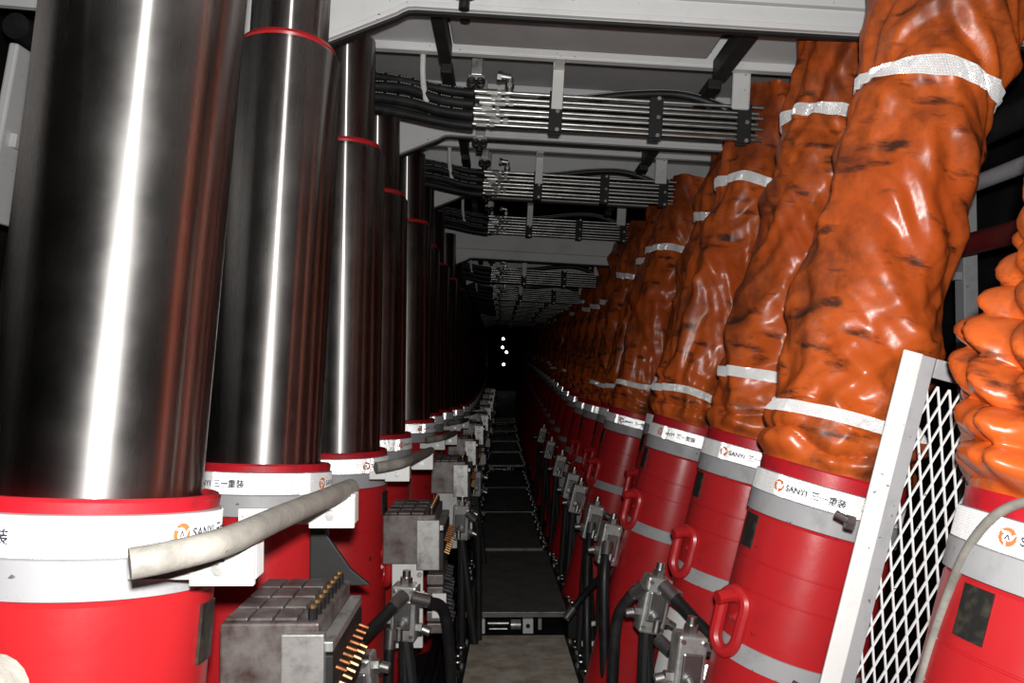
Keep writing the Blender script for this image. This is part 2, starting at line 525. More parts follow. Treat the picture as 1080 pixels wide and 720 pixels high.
def left_leg(i, x, y, lean):
    back = {0: 5.5, 1: 5.0}.get(i, 0.5)
    zb = lerp_list(LEFT_Z, y)
    if i < 8:
        lab = [ 'thick chrome hydraulic jack nearest the camera, cut by the left edge of the photo',
                'second chrome jack in the left row, with a red stop ring near its top',
                'third chrome jack in the left row, just behind the stepped second jack',
                'fourth chrome jack in the left row, slim and mostly in shadow',
                'fifth chrome jack in the left row, standing below a white roof gusset',
                'sixth chrome jack in the left row, dark, right behind the fifth',
                'seventh dark chrome jack in the left row, showing little but its bright tape',
                'eighth dark chrome jack in the left row, showing little but its bright tape'][i]
        grp = 'chrome jacks of the left row'
    else:
        lab = 'distant chrome jack in the unlit far part of the left row, only its tape shining'
        grp = 'chrome jacks of the left row'
    fz = floor_z(y)
    H = zb - fz
    rot = Matrix.Rotation(R(lean), 4, 'Y') @ Matrix.Rotation(R(-back), 4, 'X')
    ax = rot @ Vector((0, 0, 1))
    h = H / ax.z
    t = thing('hydraulic_jack', lab, 'hydraulic jack', (x - ax.x * h, y - ax.y * h, fz), rot.to_euler(), grp)
    sp = LEFT_SPIN.get(i, 0.3 * i)
    ln = h - 0.6
    b = inst('cylinder_barrel', ME_BARREL_L, t, (0, 0, h))
    if h > 1.02:
        inst('barrel_foot', ME_LOWER, t, (0, 0, h - 1.0), scale=(1, 1, h - 1.0))
    inst('grey_collar', ME_COLLAR, t, (0, 0, h))
    inst('gland_ring', ME_GLAND, t, (0, 0, h))
    tp = inst('reflective_tape', ME_TAPE, t, (0, 0, h))
    if i < 6:
        for q in range(3):
            inst('lettering', ME_WORDS, tp, (0, 0, 0), (0, 0, sp + q * 2 * PI / 3))
            inst('emblem', ME_MARK, tp, (0, 0, 0), (0, 0, sp + q * 2 * PI / 3))
    inst('piston_stage', ME_PISTON, t, (0, 0, h))
    inst('stop_ring', ME_STOP, t, (0, 0, h))
    inst('upper_stage', ME_UPPER, t, (0, 0, h))
    if i < 8 and i != 1:
        s = inst('lifting_eye', ME_EYE, t, (RL + 0.01, -0.05, h - 0.43), (0, 0, PI), (1.25, 1.25, 1.25))
        inst('shackle', ME_SHACKLE, s, (0.0, 0, -0.03), (0, 0.0, 0.5))
    if i < 4:
        inst('name_plate', ME_PLATE, t, (0, 0, h - 0.185), (0, 0, 1.60 - 0.1 * i))
    if i == 0:
        for k in range(2):
            MB().box((-0.20 - 0.02, -0.03, -0.012), (-0.12, 0.0, 0.006)).build('lug', M['red_dark'], t, 0.004).location = (0.13, -0.205, h - 0.235 - 0.045 * k)
    return t
for i, (x, y, ln) in enumerate(LEFT_LEGS):
    left_leg(i, x, y, ln)

# ------------------------------------------------------------------ right row: legs in orange covers
def cover_shape(seed, L, gather, rbase=0.232, amp=1.0, fold=0.042):
    rnd = random.Random(seed)
    ox, oy, oz = rnd.uniform(0, 50), rnd.uniform(0, 50), rnd.uniform(0, 50)
    off = Vector((ox, oy, oz))
    ph = rnd.uniform(0, 6)
    folds = []
    for k in range(11):
        d = Vector((rnd.uniform(-1, 1), rnd.uniform(-1, 1), rnd.uniform(-1.3, 1.3))).normalized()
        lam = (0.30, 0.24, 0.20, 0.17, 0.15, 0.13, 0.115, 0.10, 0.085, 0.07, 0.055)[k]
        folds.append((d, lam, rnd.random(), Vector((rnd.uniform(0, 40), rnd.uniform(0, 40), rnd.uniform(0, 40))), lam * (0.125 if lam > 0.12 else 0.165)))
    hmean = sum(f[4] for f in folds) * 0.24
    def rad(th, z):
        c, sn = math.cos(th), math.sin(th)
        # the cloth is wound slightly round the leg, so its creases run on a slant
        th2 = th + 1.1 * z + ph
        q = Vector((0.25 * math.cos(th2), 0.25 * math.sin(th2), z * 0.62))
        q3 = q * 2.6 + off
        w = Vector((noise.noise(q3), noise.noise(q3 + Vector((9.3, 4.1, 2.7))), noise.noise(q3 + Vector((3.9, 17.2, 8.4))))) * 0.10
        q = q + w
        h = 0.0
        for k, (d, lam, p0, moff, a_) in enumerate(folds):
            t_ = (q.dot(d) + w.x * (0.35 if k % 2 else -0.35)) / lam + p0
            t_ = t_ - math.floor(t_)
            tri = 1 - abs(2 * t_ - 1) * (1.0 if k % 3 else 1.6)
            m_ = 0.5 + 1.1 * noise.noise(q * 2.4 + moff)
            if m_ > 0:
                h += a_ * max(tri, -0.2) * min(m_, 1.0)
        big = noise.noise(Vector((c * 0.5, sn * 0.5, z * 1.7)) + off * 0.3)
        r = rbase + amp * (0.036 * big + h - hmean)
        s = sn
        # horizontal compression folds above the bottom tie
        g = max(0.0, 1 - z / gather) if gather else 0
        if g > 0:
            w = abs(math.sin((z * 34 + 1.2 * noise.noise(Vector((c * 1.2, s * 1.2, z * 4)) + off) * 2.0) ))
            r += g ** 0.6 * fold * (w ** 0.6 - 0.48)
        # tied in at the bottom
        tie = math.exp(-(z / 0.035) ** 2)
        r = r * (1 - tie) + (RL - 0.006) * tie
        return max(r, 0.165)
    return rad

def cover_mesh(seed, L, gather, nu=112, nv=190, strips=(), amp=1.0, rbase=0.232, fold=0.042):
    rad = cover_shape(seed, L, gather, rbase, amp, fold)
    vs_ = []
    for j in range(nv + 1):
        z = L * j / nv
        for i in range(nu):
            th = 2 * PI * i / nu
            r = rad(th, z)
            vs_.append((r * math.cos(th), r * math.sin(th), z))
    fs = [(j * nu + i, j * nu + (i + 1) % nu, (j + 1) * nu + (i + 1) % nu, (j + 1) * nu + i) for j in range(nv) for i in range(nu)]
    fs.append(tuple(nv * nu + i for i in range(nu)))
    m = MB().add(vs_, fs, True).mesh('orange_cover', M['orange'], sharp=80, fix=False)
    st = []
    for (z0, w, wob, ph) in strips:
        def surf(u, z, ins, z0=z0, wob=wob, ph=ph):
            th = 2 * PI * u
            zz = z + wob * math.sin(th + ph) + 0.4 * wob * math.sin(3 * th + ph * 2)
            r = 0.6 * rad(th, zz) + 0.2 * rad(th, zz + 0.03) + 0.2 * rad(th, zz - 0.03) + 0.008 - ins
            r = max(r, rad(th, zz) + 0.006 - ins)
            return (r * math.cos(th), r * math.sin(th), zz)
        st.append(corner_cubes(surf, 2 * PI * 0.235, z0, z0 + w, 8).mesh('reflective_strip', M['strip'], fix=False))
    return m, st

COVERS = {
    'r2': cover_mesh(11, 1.85, 0.24, strips=((1.25, 0.055, 0.008, 0.3), (0.165, 0.04, 0.012, 1.0)), nu=144, nv=250),
    'r3': cover_mesh(23, 1.85, 0.16, strips=((1.37, 0.055, 0.012, 2.0), (0.235, 0.045, 0.010, 3.2)), nu=128, nv=220),
    'a': cover_mesh(37, 1.9, 0.30, strips=((1.33, 0.055, 0.012, 1.0), (0.13, 0.04, 0.02, 4.0))),
    'b': cover_mesh(51, 1.9, 0.25, strips=((1.30, 0.055, 0.012, 0.0), (0.15, 0.04, 0.02, 5.0))),
    'c': cover_mesh(77, 1.9, 0.25, strips=((1.27, 0.055, 0.012, 3.0), (0.20, 0.04, 0.02, 2.0)), nu=80, nv=130),
    'd': cover_mesh(95, 1.9, 0.30, strips=((1.12, 0.055, 0.012, 0.0),), nu=80, nv=130),
    'r1': cover_mesh(64, 1.85, 1.10, strips=((1.25, 0.055, 0.01, 0.5),), nu=144, nv=260, rbase=0.262, amp=1.1, fold=0.058),
}
RIGHT_Z = [(1.65, -0.39), (2.6, -0.422), (3.45, -0.398), (4.45, -0.405), (5.4, -0.41), (6.4, -0.455), (8.3, -0.48), (9.4, -0.50), (11, -0.45), (16, -0.28), (23, -0.08), (50, 0.55)]
RIGHT_LEGS = [(1.195, 1.65, 15.5, 'r1'), (1.06, 2.6, 14.8, 'r2'), (1.10, 3.45, 14.0, 'r3'), (1.05, 4.45, 15.0, 'a'), (1.20, 5.4, 14.0, 'b'), (1.06, 6.4, 14.5, 'c'),
              (1.12, 7.4, 14, 'a'), (1.08, 8.3, 14, 'b')]
RIGHT_LEGS += [(1.08, 9.35 + 1.05 * k, 14, 'dcdcdabc'[k % 8] if k > 2 else 'd') for k in range(22)]
RIGHT_SPIN = {0: -1.24, 1: -1.13, 2: -1.0, 3: -1.1, 4: -0.8, 5: -0.7}

def right_leg(i, x, y, lean, kind):
    zb = lerp_list(RIGHT_Z, y)
    fz = floor_z(y)
    H = zb - fz
    h = H / math.cos(R(lean))
    if i < 9:
        lab = ['red jack in a bunched orange cover, nearest the camera, cut by the right edge',
               'red jack in a tall creased orange cover, beside the white mesh guard',
               'third jack of the right row, orange covered, with a broad white upper strip',
               'fourth jack of the right row, in a darker creased orange cover',
               'fifth jack of the right row, set back behind the fourth, orange covered',
               'sixth jack of the right row, in a dim orange cover',
               'seventh jack of the right row, half hidden behind the sixth',
               'eighth jack of the right row, dim red under a sooty cover',
               'ninth jack of the right row, almost lost in shadow'][i]
    else:
        lab = 'distant covered jack in the dark far part of the right row, only its strips shining'
    t = thing('covered_jack', lab, 'hydraulic jack', (x - math.tan(R(lean)) * H, y, fz + 0.056), (0, R(lean), 0), 'orange covered jacks of the right row')
    h -= 0.056
    inst('cylinder_barrel', ME_BARREL_R, t, (0, 0, h))
    if h > 1.02:
        inst('barrel_foot', ME_LOWER, t, (0, 0, h - 1.0), scale=(1, 1, h - 1.0))
    inst('grey_collar', ME_COLLAR, t, (0, 0, h))
    inst('gland_ring', ME_RIM, t, (0, 0, h))
    tp = inst('reflective_tape', ME_TAPE, t, (0, 0, h))
    sp = RIGHT_SPIN.get(i, -0.3)
    if i < 6:
        for q in range(3):
            inst('lettering', ME_WORDS, tp, rot=(0, 0, sp + q * 2 * PI / 3)); inst('emblem', ME_MARK, tp, rot=(0, 0, sp + q * 2 * PI / 3))
    inst('grey_band', ME_BAND, t, (0, 0, h))
    me, st = COVERS[kind]
    c = inst('orange_cover', me, t, (0, 0, h + 0.072))
    for s in st:
        inst('reflective_strip', s, c)
    if i < 8:
        e = inst('lifting_eye', ME_EYE, t, (-0.235, -0.075, h - 0.385), (0, 0, 0.3), (1.35, 1.35, 1.35))
        inst('shackle', ME_SHACKLE, e, (0.004, 0, -0.045), (0, 0, 0.4))
        inst('name_plate', ME_PLATE, t, (0, 0, h - 0.165), (0, 0, -1.45 if i else -1.30))
    if i in (2, 4, 6, 8):
        inst('white_panel', ME_PANEL, t, (0, 0, h - 0.86), (0, 0, -1.05))
    return t
for i, a in enumerate(RIGHT_LEGS):
    right_leg(i, *a)

# ------------------------------------------------------------------ roof canopies
CANOPY = [(1.1, 1.43), (3.2, 1.43), (5.3, 1.52), (7.4, 1.56), (9.5, 1.27), (11.6, 1.22), (13.7, 1.29), (15.8, 1.34), (17.9, 1.37), (20.0, 1.38), (22.1, 1.40),
          (24.2, 1.42), (26.3, 1.46), (28.4, 1.50), (30.5, 1.55)]
SLOPE = 3.2

def canopy_prototype():
    t = thing('roof_canopy', 'x', 'roof canopy')
    # local x = 0 at the inner corner of the beam, z = 0 along its lower lip
    arc = [(-0.06, -0.0265), (-0.04, -0.013), (-0.018, -0.003), (0.012, 0.0)]
    low = [(-1.75, -0.08), (-0.98, -0.10), (-0.74, -0.335), (-0.66, -0.305)] + arc + [(2.55, 0.0)]
    face = low + [(2.55, 0.46), (-1.75, 0.46)]
    MB().prism(face, 0.0, 0.035).build('front_beam', M['white'], t, 0.003)
    # flange along the lower lip, and the weld line above it
    up = [(x, z + 0.022) for x, z in reversed(low[2:])]
    MB().prism(low[2:] + up, -0.028, -0.0005).build('lip_flange', M['white'], t, 0.003)
    dn = [(x, z - 0.013) for x, z in reversed(low[3:])]
    MB().prism(dn + [(x, z - 0.0005) for x, z in low[3:]], 0.004, 0.034).build('dark_strip', M['black'], t)  # black strip following the underside of the lip
    MB().prism([(-0.5, 0.100), (2.55, 0.100), (2.55, 0.110), (-0.5, 0.110)], -0.008, -0.0005).build('weld_bead', M['grey_panel'], t)
    # underside, front bay
    MB().box((0.10, 0.036, 0.185), (1.38, 0.80, 0.30)).build('centre_panel', M['grey_panel'], t, 0.01)
    MB().box((-1.75, 0.036, 0.20), (0.03, 0.84, 0.30)).build('side_panel', M['white'], t, 0.004)
    MB().box((1.50, 0.036, 0.20), (2.55, 0.84, 0.30)).build('side_panel', M['white'], t, 0.004)
    # underside, rear bay, recessed
    MB().box((-1.75, 0.90, 0.44), (2.55, 2.06, 0.50)).build('rear_panel', M['dark_panel'], t)
    # cross rib between the bays
    MB().box((-1.75, 0.845, 0.168), (2.55, 0.880, 0.47)).build('cross_rib', M['white'], t, 0.006)
    MB().box((-0.4, 0.840, 0.160), (2.0, 0.890, 0.1675)).build('rib_strip', M['plate_white'], t, 0.003)
    # dark channels either side of the centre panel
    for x0, x1 in ((0.035, 0.095), (1.42, 1.49)):
        MB().prism([(x0, 0.10), (x1, 0.10), (x1 + 0.0, 0.20), (x0 + 0.0, 0.20)], 0.04, 0.84).build('dark_channel', M['black'], t, 0.006)
        MB().prism([(x0, 0.08), (x1, 0.08), (x1, 0.135), (x0, 0.135)], 0.91, 1.25).build('dark_channel', M['black'], t, 0.006)
    # hangers
    st = MB().box((0.615, 0.906, -0.075), (0.672, 0.916, 0.30)).box((0.618, 0.75, 0.125), (0.668, 0.905, 0.134))
    st.build('hanger_strap', M['plate_white'], t, 0.002)
    for x, y in ((-0.06, 1.0),):
        h = MB().tube([(x, y - 0.09, 0.24), (x, y - 0.06, 0.10), (x + 0.012, y - 0.05, 0.0), (x + 0.035, y - 0.03, -0.085), (x + 0.05, y + 0.03, -0.105)], 0.015, 10)
        h.build('rod_hook', M['plate_white'], t)
    br = MB().box((1.545, 0.906, -0.02), (1.64, 0.93, 0.30))
    br.build('pipe_bracket', M['white'], t, 0.012)
    # spray nozzle clamps under the roof
    for (y, z, x) in ((0.30, 0.185, 0.19), (1.15, 0.16, 0.21), (2.02, 0.07, 0.21)):
        b = MB().box((x - 0.045, y - 0.02, z - 0.03), (x + 0.045, y + 0.02, z + 0.0)).box((x - 0.03, y - 0.015, z), (x + 0.03, y + 0.015, 0.44 if y > 1 else z + 0.01))
        o = b.build('clamp_bracket', M['zinc'], t, 0.004)
        e = MB()
        for sx in (-1, 1):
            e.tube([(x + sx * 0.024 + 0.018 * math.cos(a), y - 0.03, z - 0.045 + 0.018 * math.sin(a)) for a in [k * PI / 4 for k in range(8)]], 0.009, 8, True, 3)
        e.rod((x, y, z - 0.04), (x, y, z - 0.095), 0.022, 12)
        e.build('nozzle', M['rubber'], o)
    # guard plate hanging from the far left edge
    gm = Matrix.Translation((-1.72, 0.10, -0.93)) @ Matrix.Rotation(R(6), 4, 'Y')
    gp = MB().box((-0.02, 0, 0.0), (0.02, 1.75, 0.74), gm).build('guard_plate', M['white'], t, 0.01)
    MB().box((0.021, 0.05, 0.32), (0.05, 1.70, 0.38), gm).box((0.021, 0.8, 0.02), (0.05, 0.86, 0.70), gm).build('stiffener', M['white'], gp, 0.004)
    MB().rod((-1.64, 0.10, -0.125), (-1.64, 1.85, -0.125), 0.055, 16).build('hinge_bar', M['black'], t)
    return t

PROTO = canopy_prototype()
CANOPY_LABELS = ['pale grey roof canopy right above the camera, in front of the first beam',
                 'pale roof canopy whose beam crosses the top of the photo',
                 'second pale roof canopy beam behind the brightest pipes',
                 'third roof canopy beam going into the tunnel',
                 'low fourth roof canopy with a broad plain grey beam face',
                 'fifth roof canopy, dim grey, right behind the broad low beam']
canopies = []
for n, (y, z) in enumerate(CANOPY):
    t = PROTO if n == 0 else copy_tree(PROTO)
    t.location = (-0.36, y, z)
    t.rotation_euler = (0, R(SLOPE), 0)
    t['label'] = CANOPY_LABELS[n] if n < 6 else 'distant roof canopy fading into the dark end of the tunnel'
    t['group'] = 'roof canopies along the tunnel'
    canopies.append(t)

# pipe racks: seven bright tubes clamped together with fittings
def pipe_rack_prototype():
    t = thing('pipe_rack', 'x', 'pipes')
    zs = [0.005 - 0.0285 * k for k in range(7)]
    for k, z in enumerate(zs):
        x0 = 0.30 + 0.03 * (k % 3) - 0.008 * k
        x1 = 1.72 - 0.02 * (k % 2)
        y = 0.945 + 0.012 * (k % 2)
        MB().rod((x0, y, z), (x1, y, z), 0.0095, 12).build('tube', M['tube_steel'], t)
        f = MB()
        f.rod((x0 - 0.10, y, z), (x0 - 0.02, y, z), 0.0135, 12).rod((x0 - 0.02, y, z), (x0 + 0.035, y, z), 0.0165, 6).rod((x0 + 0.05, y, z), (x0 + 0.075, y, z), 0.0145, 6)
        f.build('fitting', M['tube_steel'], t)
    e = MB()
    e.rod((0.475 - 0.08, 0.945, 0.006), (0.475 - 0.08, 0.945, 0.085), 0.017, 12).rod((0.40, 0.945, 0.085), (0.335, 0.945, 0.092), 0.018, 12)
    e.rod((0.395, 0.945, 0.03), (0.395, 0.945, 0.05), 0.024, 6).rod((0.352, 0.945, 0.09), (0.33, 0.945, 0.0925), 0.026, 6)
    e.build('elbow', M['tube_steel'], t)
    for x in (0.64, 1.16, 1.62):
        MB().box((x - 0.035, 0.919, -0.19), (x + 0.035, 0.935, 0.022)).box((x - 0.03, 0.972, -0.19), (x + 0.03, 0.985, 0.022)).build('clamp', M['black'], t, 0.003)
        for z in (0.012, -0.085, -0.18):
            MB().rod((x + 0.01, 0.918, z), (x + 0.01, 0.908, z), 0.011, 6).build('clamp_bolt', M['zinc'], t)
    # black hoses run behind the tubes inside the clamps
    hz = MB()
    for z in (-0.02, -0.075, -0.13):
        hz.rod((0.30, 1.015, z), (1.70, 1.015, z), 0.028, 12)
    hz.build('backing_hose', M['rubber'], t)
    return t
RACK = pipe_rack_prototype()
RL_LAB = ['bright steel pipe rack hanging above the camera', 'bright steel pipe rack under the first beam at the top of the photo', 'dark pipe rack behind the second beam',
          'dim pipe rack behind the third beam', 'dim pipe rack behind the broad low beam']
for n, (y, z) in enumerate(CANOPY[:10]):
    t = RACK if n == 0 else copy_tree(RACK)
    t.location = (-0.36, y, z); t.rotation_euler = (0, R(SLOPE), 0)
    t['label'] = RL_LAB[n] if n < 5 else 'distant pipe rack among the dim far beams'
    t['group'] = 'pipe racks under the canopies'

# roof hoses: the thick bundle swinging up to the left, and one arching to the right
def roof_hoses():
    spec = []
    for k in range(7):
        zo = -0.008 - 0.0285 * k
        yo = 0.940 + (0.0 if k % 2 == 0 else 0.06)
        lift = 0.10 - 0.006 * k
        spec.append([(0.215, yo, zo), (0.05, yo + 0.02, zo + 0.018), (-0.15, yo + 0.04, zo + 0.055 + 0.010 * (k % 3)), (-0.36, yo + 0.06, zo + 0.085 + 0.012 * (k % 2)),
                     (-0.65, yo + 0.05, zo + lift), (-1.1, yo + 0.05, zo + lift)])
    arch = [(0.55, 1.10, 0.02), (0.80, 1.09, 0.045), (1.05, 1.09, 0.085), (1.30, 1.09, 0.10), (1.50, 1.08, 0.055), (1.66, 1.06, -0.03)]
    out = []
    for k, p in enumerate(spec):
        out.append((p, 0.030 if k in (2, 3, 4, 5) else 0.025, k in (0, 2, 4)))
    out.append((arch, 0.024, True))
    return out
HOSES = []
HOSE_SPEC = roof_hoses()
ARCH = HOSE_SPEC[-1][0]
for p, r, pr in HOSE_SPEC:
    m = MB().tube(p, r, 14, sub=7)
    d = None
    if pr:
        path = catmull([Vector(q) for q in p], 14)
        dm = MB()
        for i in range(6, len(path) - 6):
            if (i * 7) % 5 == 0 and p is not ARCH:
                continue
            a, b = path[i], path[i + 1]
            b = a.lerp(b, 0.62 if p is not ARCH else 1.0)
            up = Vector((0, -0.80, 0.60))
            o = up * (r + 0.0006)
            s = Vector((0, 0.6, 0.8)) * 0.0028
            dm.add([a + o - s, b + o - s, b + o + s, a + o + s], [(0, 1, 2, 3)])
        d = dm.mesh('printed_line', M['print'], fix=False)
    HOSES.append((m.mesh('roof_hose', M['rubber']), d))
HLAB = ['topmost', 'second', 'third', 'fourth', 'fifth', 'sixth', 'lowest']
WHERE = ['above the camera', 'under the first beam', 'behind the second beam', 'behind the third beam', 'behind the broad low beam']
for n, (y, z) in enumerate(CANOPY[:9]):
    for k, (me, d) in enumerate(HOSES):
        o = bpy.data.objects.new('roof_hose', me)
        C.objects.link(o)
        o.location = (-0.36, y, z); o.rotation_euler = (0, R(SLOPE), 0)
        if n < 5:
            lab = ('black hose arching above the right part of the pipe rack ' if k == 7 else '%s black hose of the bundle swinging left from the pipe rack ' % HLAB[k]) + WHERE[n]
            if len(lab.split()) > 16:
                lab = '%s black roof hose of the left bundle %s' % (HLAB[k], WHERE[n]) if k < 7 else 'black arching roof hose on the right ' + WHERE[n]
        else:
            lab = 'black roof hose among the dim far beams'
        tag(o, lab, 'hose', 'black hoses under the roof')
        if d and n < 4:
            inst('printed_line', d, o)

# pipes running along the far right, behind the covered jacks
for k, (x, z, r, mt, lab) in enumerate(((2.10, 1.02, 0.06, 'black', 'thick black pipe running behind the covered jacks, topmost of three'),
                                        (2.08, 0.80, 0.035, 'collar', 'grey thin pipe running behind the covered jacks, below a thick black one'),
                                        (2.12, 0.55, 0.05, 'dark_red', 'dark red pipe running behind the covered jacks, lowest of three'))):
    o = MB().rod((x, 2.2, z), (x, 9.5, z), r, 20).build('rear_pipe', M[mt])
    tag(o, lab, 'pipe', 'pipes behind the right row')
t = thing('pipe_stand', 'rear pipe stand behind the covered jacks at the far right edge', 'pipe stand', (2.1, 3.9, floor_z(3.9)))
MB().box((0.13, -0.04, 0.0), (0.2, 0.04, 3.3)).build('post', M['collar'], t, 0.004)
for z0 in (2.485, 2.755, 2.945):
    MB().box((-0.1, -0.03, z0 - 0.02), (0.13, 0.03, z0 + 0.02)).build('bracket_arm', M['collar'], t, 0.004)

# ------------------------------------------------------------------ handrails on the left
def handrail(n, pts, lab, plates):
    t = thing('handrail', lab, 'handrail', pts[1], group='bent grey handrails along the left row')
    o0 = Vector(pts[1])
    MB().tube([Vector(p) - o0 for p in pts], 0.0215 if n else 0.033, 20, sub=8).build('rail', M['rail'], t)
    for (x, y, z, legx, legy) in plates:
        p = MB().box((x - 0.062, y - 0.006, z - 0.062), (x + 0.040, y + 0.006, z + 0.008)).box((x + 0.030, y + 0.007, z - 0.055), (x + 0.040, y + 0.05, z + 0.012))
        p.box((min(legx, x - 0.06), y + 0.0065, z - 0.055), (x - 0.02, y + 0.02, z - 0.02))
        po = p.build('bracket_plate', M['plate_white'], t, 0.002)
        po.location = -o0
        b = MB().rod((x - 0.012, y - 0.0065, z - 0.032), (x - 0.012, y - 0.018, z - 0.032), 0.0125, 6).rod((x - 0.012, y - 0.018, z - 0.032), (x - 0.012, y - 0.024, z - 0.032), 0.008, 10)
        b.build('bolt', M['zinc'], po)
HR = [((-0.80, -1.3, -0.20), (-0.55, -0.6, -0.27), (-0.475, 0.2, -0.285), (-0.458, 0.74, -0.292)),
      ((-0.500, 1.095, -0.266), (-0.455, 1.125, -0.262), (-0.405, 1.20, -0.258), (-0.385, 1.42, -0.264), (-0.360, 1.92, -0.290))]
handrail(0, HR[0], 'rounded grey handrail end at the bottom left corner', [])
handrail(1, HR[1], 'bent grey handrail passing in front of the nearest chrome jack', [(-0.435, 1.30, -0.288, -0.60, 1.4), (-0.375, 1.84, -0.305, -0.60, 2.6)])
for n in range(1, 6):
    dy = 2.08 * n
    dz = lerp_list([(0, 0), (2, -0.150), (4, -0.235), (6.5, -0.285), (9, -0.35), (12, -0.42)], dy)
    pts = [(x + 0.005, y + dy, z + dz + 0.02) for x, y, z in HR[1]]
    lab = ['bent grey handrail beside the third chrome jack', 'bent grey handrail beside the fifth chrome jack', 'small far handrail beside the sixth and seventh chrome jacks'][n - 1] if n < 4 else 'tiny handrail in the dark far part of the left row'
    handrail(n + 1, pts, lab, [(-0.43, 1.32 + dy, -0.27 + dz, -0.56, 1.4), (-0.375, 1.82 + dy, -0.285 + dz, -0.56, 2.6)])

# ------------------------------------------------------------------ manifold blocks on the left
def manifold_prototype():
    t = thing('manifold', 'x', 'valve manifold')
    # local origin at the front right upper corner of the block, y runs away along the tunnel
    MB().box((-0.24, 0.0, -0.22), (0.0, 0.40, 0.0)).build('body', M['block'], t, 0.006)
    MB().box((-0.085, -0.028, -0.24), (0.018, -0.0005, -0.018)).build('end_cover', M['zinc'], t, 0.004)
    k_ = MB()
    for j in range(4):
        for i in range(3):
            k_.box((-0.232 + i * 0.06, 0.015 + j * 0.095, 0.0005), (-0.178 + i * 0.06, 0.098 + j * 0.095, 0.008))
    k_.build('top_tiles', M['block'], t, 0.002)
    for j in range(8):
        y = 0.03 + 0.046 * j
        b = MB().rod((-0.022, y, 0.0005), (-0.022, y, 0.028), 0.012, 10)
        o = b.build('push_button', M['rubber'], t)
        MB().rod((-0.022, y, 0.0285), (-0.022, y, 0.036), 0.009, 10).build('button_cap', M['brass'], o)
    MB().box((0.0005, 0.0, -0.07), (0.034, 0.40, -0.045)).build('side_rail', M['zinc'], t, 0.003)
    MB().box((0.0005, 0.0, -0.25), (0.035, 0.40, -0.077)).build('hose_plate', M['black'], t, 0.004)
    for j in range(8):
        y = 0.03 + 0.046 * j
        MB().rod((0.0355, y, -0.115), (0.062, y, -0.125), 0.0055, 8).build('nipple', M['copper'], t)
        MB().rod((0.0355, y, -0.17), (0.058, y, -0.18), 0.0055, 8).build('nipple', M['brass'], t)
    # mounting plate below
    MB().box((-0.20, 0.02, -0.60), (-0.06, 0.045, -0.2205)).build('mounting_plate', M['plate_white'], t, 0.004)
    for z in (-0.27, -0.35, -0.52):
        MB().rod((-0.075, 0.0195, z), (-0.075, 0.008, z), 0.013, 6).build('bolt', M['zinc'], t)
    # stack of small valve cells on the aisle side
    c = MB()
    rnd = random.Random(4)
    for j in range(5):
        z = -0.28 - 0.055 * j
        c.box((-0.045, 0.05, z - 0.045), (0.03, 0.33, z))
    c.build('valve_cells', M['block'], t, 0.004)
    for j in range(5):
        z = -0.30 - 0.055 * j
        for q in range(5):
            f = MB()
            f.rod((0.0305, 0.08 + 0.055 * q, z), (0.06 + 0.012 * rnd.random(), 0.08 + 0.055 * q, z - 0.01), 0.012, 8)
            f.build('cell_fitting', M['black'], t)
    MB().box((-0.02, 0.03, -0.47), (0.045, 0.049, -0.36)).build('cell_cover', M['plate_white'], t, 0.003)
    return t
MAN = manifold_prototype()
MAN_POS = [(-0.445, 1.98, -0.625), (-0.300, 3.66, -0.675), (-0.255, 5.6, -0.665), (-0.26, 7.4, -0.67), (-0.24, 9.4, -0.68), (-0.22, 11.4, -0.68), (-0.21, 13.4, -0.68), (-0.20, 15.5, -0.66), (-0.20, 17.6, -0.62), (-0.2, 19.8, -0.56)]
ML = ['oily steel manifold block with brass buttons, nearest, beside the second chrome jack', 'second steel manifold block, with white plate below, beside the third chrome jack',
      'third manifold block with a bright square end cover, beside the fifth chrome jack', 'fourth manifold block along the left of the walkway', 'fifth manifold block along the left of the walkway',
      'sixth manifold block along the left of the walkway']
for n, p in enumerate(MAN_POS):
    t = MAN if n == 0 else copy_tree(MAN)
    t.location = p
    t['label'] = ML[n] if n < 6 else 'distant pale manifold block in the dark left of the walkway'
    t['group'] = 'manifold blocks left of the walkway'
    # post that carries it from the floor
    fz = floor_z(p[1])
    MB().box((-0.17, 0.046, fz - p[2] + 0.002), (-0.09, 0.09, -0.2205)).build('post', M['black'], t, 0.004)

MB().prism([(-0.12, -0.02), (0.06, -0.02), (0.0, 0.03), (-0.10, 0.17), (-0.12, 0.17)], 0.405, 0.42).build('deflector_plate', M['black'], MAN, 0.004)

# ------------------------------------------------------------------ zinc valve blocks with hoses
def valve_prototype():
    t = thing('valve_block', 'x', 'valve block')
    MB().box((-0.052, -0.045, -0.125), (0.052, 0.045, 0.10)).build('body', M['zinc'], t, 0.010)
    MB().box((-0.035, -0.058, -0.075), (0.035, -0.0455, 0.045)).build('cover_plate', M['steel'], t, 0.006)
    MB().rod((0, 0, 0.1005), (0, 0, 0.128), 0.026, 6).rod((0, 0, 0.128), (0, 0, 0.155), 0.017, 14).build('top_nut', M['tube_steel'], t)
    for s, z in ((1, 0.05), (-1, -0.06), (1, -0.08)):
        MB().rod((s * 0.0525, 0, z), (s * 0.075, 0, z), 0.025, 6).rod((s * 0.075, 0, z), (s * 0.105, 0, z - 0.01), 0.019, 14).build('port_fitting', M['tube_steel'], t)
    MB().rod((0.0, -0.0585, -0.045), (0.0, -0.095, -0.055), 0.018, 12).rod((0.0, -0.09, -0.052), (0.0, -0.09, -0.10), 0.016, 12).build('front_elbow', M['tube_steel'], t)
    for s in (-1, 1):
        for z in (-0.10, 0.08):
            MB().rod((s * 0.038, -0.0455, z), (s * 0.038, -0.053, z), 0.009, 6).build('bolt', M['tube_steel'], t)
    return t
VAL = valve_prototype()
